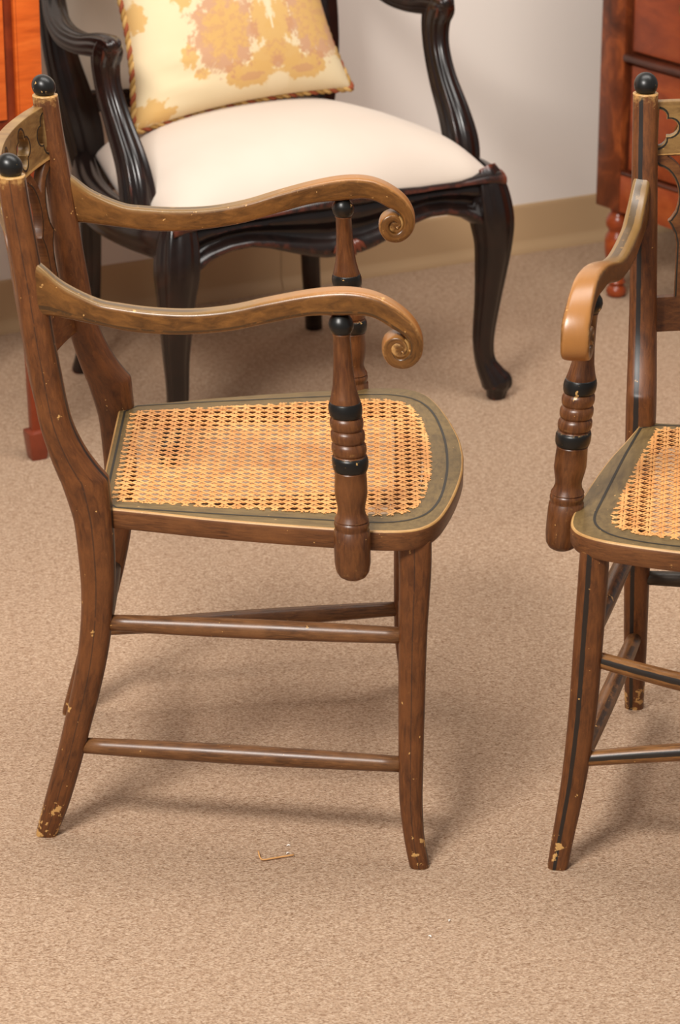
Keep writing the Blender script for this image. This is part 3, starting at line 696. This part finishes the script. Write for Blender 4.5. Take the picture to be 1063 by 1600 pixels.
# ------------------------------------------------------------------ damask pillow
def damask():
    g = N('gold_damask'); uv = g.coord('UV'); sep = g.n('ShaderNodeSeparateXYZ'); g.l(uv, sep.inputs[0])
    x = g.math('ABSOLUTE', g.math('SUBTRACT', sep.outputs[0], 0.26)); y = g.math('ADD', sep.outputs[1], 0.42)
    cb = g.n('ShaderNodeCombineXYZ'); g.l(x, cb.inputs[0]); g.l(y, cb.inputs[1])
    V = cb.outputs[0]
    n1 = g.noise(V, 11, 3, 0.6); n2 = g.noise(V, 26, 2, 0.6)
    wob = g.math('ADD', g.math('MULTIPLY', g.math('SUBTRACT', n1, 0.5), 1.0), g.math('MULTIPLY', g.math('SUBTRACT', n2, 0.5), 0.8))
    def ell(cx, cy, rx, ry):
        a = g.math('DIVIDE', g.math('SUBTRACT', x, cx), rx); b = g.math('DIVIDE', g.math('SUBTRACT', y, cy), ry)
        return g.math('ADD', g.math('SQRT', g.math('ADD', g.math('MULTIPLY', a, a), g.math('MULTIPLY', b, b))), wob)
    cream, gold, rose = S(232, 214, 178), S(214, 172, 106), S(196, 144, 112)
    col = g.mix(g.noise(uv, 3, 2), cream, S(226, 206, 166))
    def blob(col, e, c, w=0.95):
        return g.mix(g.math('MULTIPLY', g.math('SUBTRACT', 1.0, g.step(e, 0.85, 1.15)), w), col, c)
    def flower(cx, cy, rx, ry, k, amp):
        a = g.math('DIVIDE', g.math('SUBTRACT', x, cx), rx); b = g.math('DIVIDE', g.math('SUBTRACT', y, cy), ry)
        ang = g.math('ARCTAN2', b, a)
        return g.math('ADD', ell(cx, cy, rx, ry), g.math('MULTIPLY', g.math('SINE', g.math('MULTIPLY', ang, k)), amp))
    for cx, cy, rx, ry in ((0.13, 0.08, 0.10, 0.20), (0.0, 0.42, 0.36, 0.13), (0.24, -0.36, 0.24, 0.11), (0.12, -0.26, 0.16, 0.10), (0.42, -0.33, 0.09, 0.10), (0.02, -0.10, 0.07, 0.18),
                           (1.16, -0.47, 0.14, 0.10), (1.02, -0.52, 0.10, 0.05), (0.84, -0.10, 0.08, 0.10), (0.72, -0.27, 0.07, 0.05), (1.22, 0.32, 0.06, 0.12), (0.46, 0.80, 0.3, 0.16), (0.82, 0.42, 0.09, 0.12)):
        col = blob(col, flower(cx, cy, rx, ry, 7.0, 0.12), gold)
    mott = g.step(g.noise(V, 17, 3, 0.7), 0.47, 0.58)
    col = blob(col, flower(0.49, 0.05, 0.31, 0.36, 9.0, 0.10), rose, 0.85)
    col = blob(col, flower(0.47, 0.06, 0.21, 0.25, 8.0, 0.14), g.mix(g.math('MULTIPLY', mott, 0.45), gold, rose))
    col = blob(col, flower(0.0, -0.19, 0.13, 0.11, 6.0, 0.15), g.mix(g.math('MULTIPLY', mott, 0.5), gold, rose))
    col = blob(col, ell(0.0, -0.30, 0.05, 0.05), rose, 0.8); col = blob(col, ell(0.26, -0.38, 0.11, 0.035), rose, 0.6)
    col = blob(col, ell(0.0, 0.12, 0.012, 0.16), cream); col = blob(col, ell(0.0, -0.47, 0.11, 0.09), cream)
    wv = g.noise(uv, 160, 2); g.bump(wv, 0.2, 0.001)
    return g.done(g.mix(g.math('MULTIPLY', wv, 0.12), col, S(214, 180, 128)), 0.75, 0.2)
M['damask'] = damask()
PL = thing('throw_pillow', 'cream and gold floral damask pillow with twisted cord edge', 'pillow', (0, 0, 0), 0)
def pil(u, v, side):
    # pinched sides, pointed corners; u across, v up
    hw, hh = 0.228, 0.215
    px = u * hw * (1 - 0.15 * (1 - v * v)); py = v * hh * (1 - 0.07 * (1 - u * u))
    t = 0.085 * ((1 - u * u) * (1 - v * v)) ** 0.42
    wr = 0.004 * math.sin(7 * u + 5 * v) * (1 - u * u) * (1 - v * v) + 0.0045 * math.sin(26 * (v + 0.62 + 0.25 * (u + 1))) * max(0, 1 - abs(u + 0.62) / 0.4) * max(0, 1 - abs(v + 0.62) / 0.3)
    return Vector((px, side * t + (wr if side < 0 else 0), py))
m_ = MB(); n = 36
for side in (-1, 1):
    vs = []; uvs = []; fs = []
    g_ = [math.sin((-1 + 2 * i / n) * math.pi / 2) for i in range(n + 1)]
    for i in range(n + 1):
        for j in range(n + 1): vs.append(pil(g_[j], g_[i], side))
    for i in range(n):
        for j in range(n):
            fs.append((i * (n + 1) + j, i * (n + 1) + j + 1, (i + 1) * (n + 1) + j + 1, (i + 1) * (n + 1) + j))
            uvs.append([(g_[j], g_[i]), (g_[j + 1], g_[i]), (g_[j + 1], g_[i + 1]), (g_[j], g_[i + 1])])
    m_.add(vs, fs, uvs)
link('cover', m_.mesh('pillow_cover', M['damask'], merge=True), PL)
edge = []
for a, b, c, d in ((-1, -1, 1, -1), (1, -1, 1, 1), (1, 1, -1, 1), (-1, 1, -1, -1)):
    for k in range(60): t = k / 60; edge.append(pil(a + (c - a) * t, b + (d - b) * t, 1))
for st_, colr in enumerate((S(146, 78, 52), S(192, 154, 96), S(164, 128, 74))):
    pts = []
    for i in range(len(edge) * 2 + 1):
        f = i / 2; p0 = edge[int(f) % len(edge)].lerp(edge[(int(f) + 1) % len(edge)], f - int(f))
        q = edge[(int(f) + 2) % len(edge)] - edge[int(f) - 2]; q.normalize(); nn = Vector((0, 1, 0)); bb = q.cross(nn)
        ang = i * 0.55 + st_ * 2 * math.pi / 3; pts.append(p0 + nn * 0.0038 * math.cos(ang) + bb * 0.0038 * math.sin(ang))
    m_ = MB(); tube(m_, pts, 0.0040, 6); link('cord_strand', m_.mesh('cord_strand', flat('cord_%d' % st_, colr, 0.8, 0.1)), PL)
# the pillow leans on the chair back: local x -> chair left, local z -> up, local -y -> forward
Rf = Matrix.Rotation(-1.035, 4, 'Z')
base = Matrix.Translation(Vector((-0.257, 5.289, 0))) @ Rf
tilt = Matrix.Translation(Vector((0.110, -0.022, 0.722))) @ Matrix.Rotation(math.radians(90), 4, 'Z') @ Matrix.Rotation(math.radians(-20), 4, 'X') @ Matrix.Rotation(math.radians(-3), 4, 'Y')
PL.matrix_world = base @ tilt

# ------------------------------------------------------------------ chest of drawers at the right
CA = math.radians(-54.0); cdir = Vector((math.cos(CA), math.sin(CA), 0)); cnf = Vector((cdir.y, -cdir.x, 0))
corner = Vector((0.5655, 5.6567, 0)) - cdir * 0.034 + cnf * 0.034
CH = thing('chest_of_drawers', 'reddish mahogany chest of drawers on turned feet at the right edge', 'chest', corner, CA)
# local x along the front, local -y = outwards
m_ = MB(); box(m_, 0.0, 0.92, 0.018, 0.46, 0.192, 1.02); link('carcass', m_.mesh('carcass', M['cherry_dark'], smooth=False), CH)
for x0 in (0.0, 0.85):
    m_ = MB(); box(m_, x0, x0 + 0.07, 0.0, 0.02, 0.192, 1.02, bev=0.002); link('stile', m_.mesh('stile', M['cherry'], sharp=40), CH)
m_ = MB(); box(m_, 0.07, 0.85, 0.001, 0.02, 0.192, 0.268, bev=0.002); link('bottom_rail', m_.mesh('bottom_rail', M['cherry_drawer'], sharp=40), CH)
for k, (z0, z1) in enumerate(((0.280, 0.492), (0.520, 0.735), (0.763, 0.975))):
    m_ = MB(); box(m_, 0.085, 0.838, 0.008, 0.022, z0, z1, bev=0.003); d = link('drawer', m_.mesh('drawer', M['cherry_drawer'], sharp=40), CH)
    for xc in (0.262, 0.66):
        m_ = MB(); zc = (z0 + z1) / 2 + 0.004
        tube(m_, [(xc + 0.026 * math.cos(a), -0.004 - 0.004 * math.sin(a / 2), zc - 0.022 * math.sin(a)) for a in [2 * math.pi * i / 28 for i in range(29)]], 0.0030, 8)
        tube(m_, [(xc - 0.0, 0.008, zc + 0.022), (xc, -0.006, zc + 0.022)], [0.009, 0.006], 12)
        link('ring_pull', m_.mesh('ring_pull', M['brass']), d)
for zc in (0.506, 0.749):
    m_ = MB(); tube(m_, [(0.072, 0.004, zc), (0.46, 0.004, zc), (0.848, 0.004, zc)], 0.0095, 12); link('bead_moulding', m_.mesh('bead_moulding', M['cherry_dark']), CH)
m_ = MB(); tube(m_, [(0.072, 0.006, 0.272), (0.46, 0.006, 0.272), (0.848, 0.006, 0.272)], 0.006, 12); link('bead_moulding', m_.mesh('bead_moulding', M['cherry_dark']), CH)
m_ = MB(); box(m_, -0.02, 0.94, -0.02, 0.47, 1.02, 1.045, bev=0.005); link('top', m_.mesh('chest_top', M['cherry'], sharp=40), CH)
FT = [(0.196, 0.024), (0.190, 0.024), (0.184, 0.018), (0.178, 0.017), (0.172, 0.022), (0.165, 0.0255), (0.155, 0.0265), (0.147, 0.0245), (0.142, 0.020), (0.138, 0.0205), (0.130, 0.0255), (0.118, 0.0275), (0.100, 0.0270), (0.078, 0.0235), (0.055, 0.0180), (0.042, 0.0150), (0.036, 0.0155), (0.031, 0.0190), (0.024, 0.0145), (0.019, 0.0190), (0.012, 0.0212), (0.004, 0.0195), (0.0, 0.0150)]
for x, y in ((0.034, 0.034), (0.886, 0.034), (0.034, 0.42), (0.886, 0.42)):
    m_ = MB(); lathe(m_, lambda t: Vector((x, y, t)), FT, 24); link('turned_foot', m_.mesh('turned_foot', M['cherry_drawer'], sharp=60), CH)

# ------------------------------------------------------------------ orange cabinet on tapered legs at the left
LF = Vector((-0.530, 4.720, 0))
CB = thing('cabinet_on_legs', 'glossy orange mahogany cabinet on tapered legs at the left edge', 'cabinet', LF + WN * 0.016, WANG)
# local x along the front to the right, local +y towards the wall; right front leg at x=0
m_ = MB(); box(m_, -0.60, 0.028, 0.004, 0.40, 0.588, 1.00); link('body', m_.mesh('cabinet_body', M['orange_dark'], smooth=False), CB)
for x0, x1 in ((-0.012, 0.030), (-0.602, -0.56)):
    m_ = MB(); box(m_, x0, x1, -0.004, 0.006, 0.590, 0.998, bev=0.0015); link('stile', m_.mesh('cabinet_stile', M['orange'], sharp=40), CB)
m_ = MB(); box(m_, -0.0165, -0.0125, -0.006, 0.006, 0.606, 0.985, bev=0.001); link('string_moulding', m_.mesh('string_moulding', M['orange'], sharp=40), CB)
m_ = MB(); box(m_, -0.552, -0.034, -0.003, 0.006, 0.612, 0.975, bev=0.0015); link('door', m_.mesh('cabinet_door', M['orange'], sharp=40), CB)
m_ = MB(); box(m_, -0.602, 0.031, -0.007, 0.402, 0.574, 0.590, bev=0.002); link('base_moulding', m_.mesh('base_moulding', M['orange_dark'], sharp=40), CB)
m_ = MB(); box(m_, -0.615, 0.043, -0.018, 0.41, 1.0, 1.02, bev=0.003); link('top', m_.mesh('cabinet_top', M['orange'], sharp=40), CB)
for x, y in ((0.002, 0.018), (-0.572, 0.018), (0.002, 0.38), (-0.572, 0.38)):
    m_ = MB()
    loft(m_, [((x, y, 0.578), (0.017, 0, 0), (0, 0.017, 0)), ((x, y, 0.3), (0.014, 0, 0), (0, 0.014, 0)), ((x, y, 0.05), (0.0105, 0, 0), (0, 0.0105, 0))], 20, 8.0)
    lg = link('leg', m_.mesh('cabinet_leg', M['orange_dark'], sharp=40), CB)
    m_ = MB(); loft(m_, [((x, y, 0.055), (0.011, 0, 0), (0, 0.011, 0)), ((x, y, 0.051), (0.0190, 0, 0), (0, 0.0190, 0)), ((x, y, 0.045), (0.0195, 0, 0), (0, 0.0195, 0)), ((x, y, 0.004), (0.0150, 0, 0), (0, 0.0150, 0)), ((x, y, 0.0), (0.0135, 0, 0), (0, 0.0135, 0))], 20, 8.0)
    link('spade_foot', m_.mesh('spade_foot', M['spade'], sharp=40), lg)

# ------------------------------------------------------------------ litter on the carpet
m_ = MB(); tube(m_, cr([(-0.004, 0.020, 0.004), (-0.001, 0.004, 0.0030), (0.004, 0.0, 0.0026), (0.020, 0.005, 0.0028), (0.042, 0.012, 0.0030)], 4), 0.0011, 8)
tag(link('straw_fragment', m_.mesh('straw_fragment', M['straw']), None, (-0.1012, 3.2671, 0)), 'tiny bent piece of straw lying on the carpet', 'straw')
for (x, y, a, lab) in ((-0.0666, 3.3063, 0.3, 'white lint speck farther from the camera beside the straw'), (-0.0671, 3.2857, 0.8, 'white lint speck nearer the camera beside the straw'),
                       (0.1352, 3.1142, 1.2, 'white lint speck on bare carpet, right one of two'), (0.1096, 3.0756, -0.7, 'white lint speck on bare carpet, left one of two')):
    m_ = MB(); tube(m_, cr([(-0.0024, 0, 0.0016), (0.0, 0.0008, 0.0024), (0.0024, -0.0004, 0.0016)], 3), [0.0004, 0.0006, 0.0008, 0.0009, 0.0008, 0.0006, 0.0004], 6)
    tag(link('lint_speck', m_.mesh('lint_speck', M['lint']), None, (x, y, 0), a), lab, 'lint', 'lint specks on the carpet')
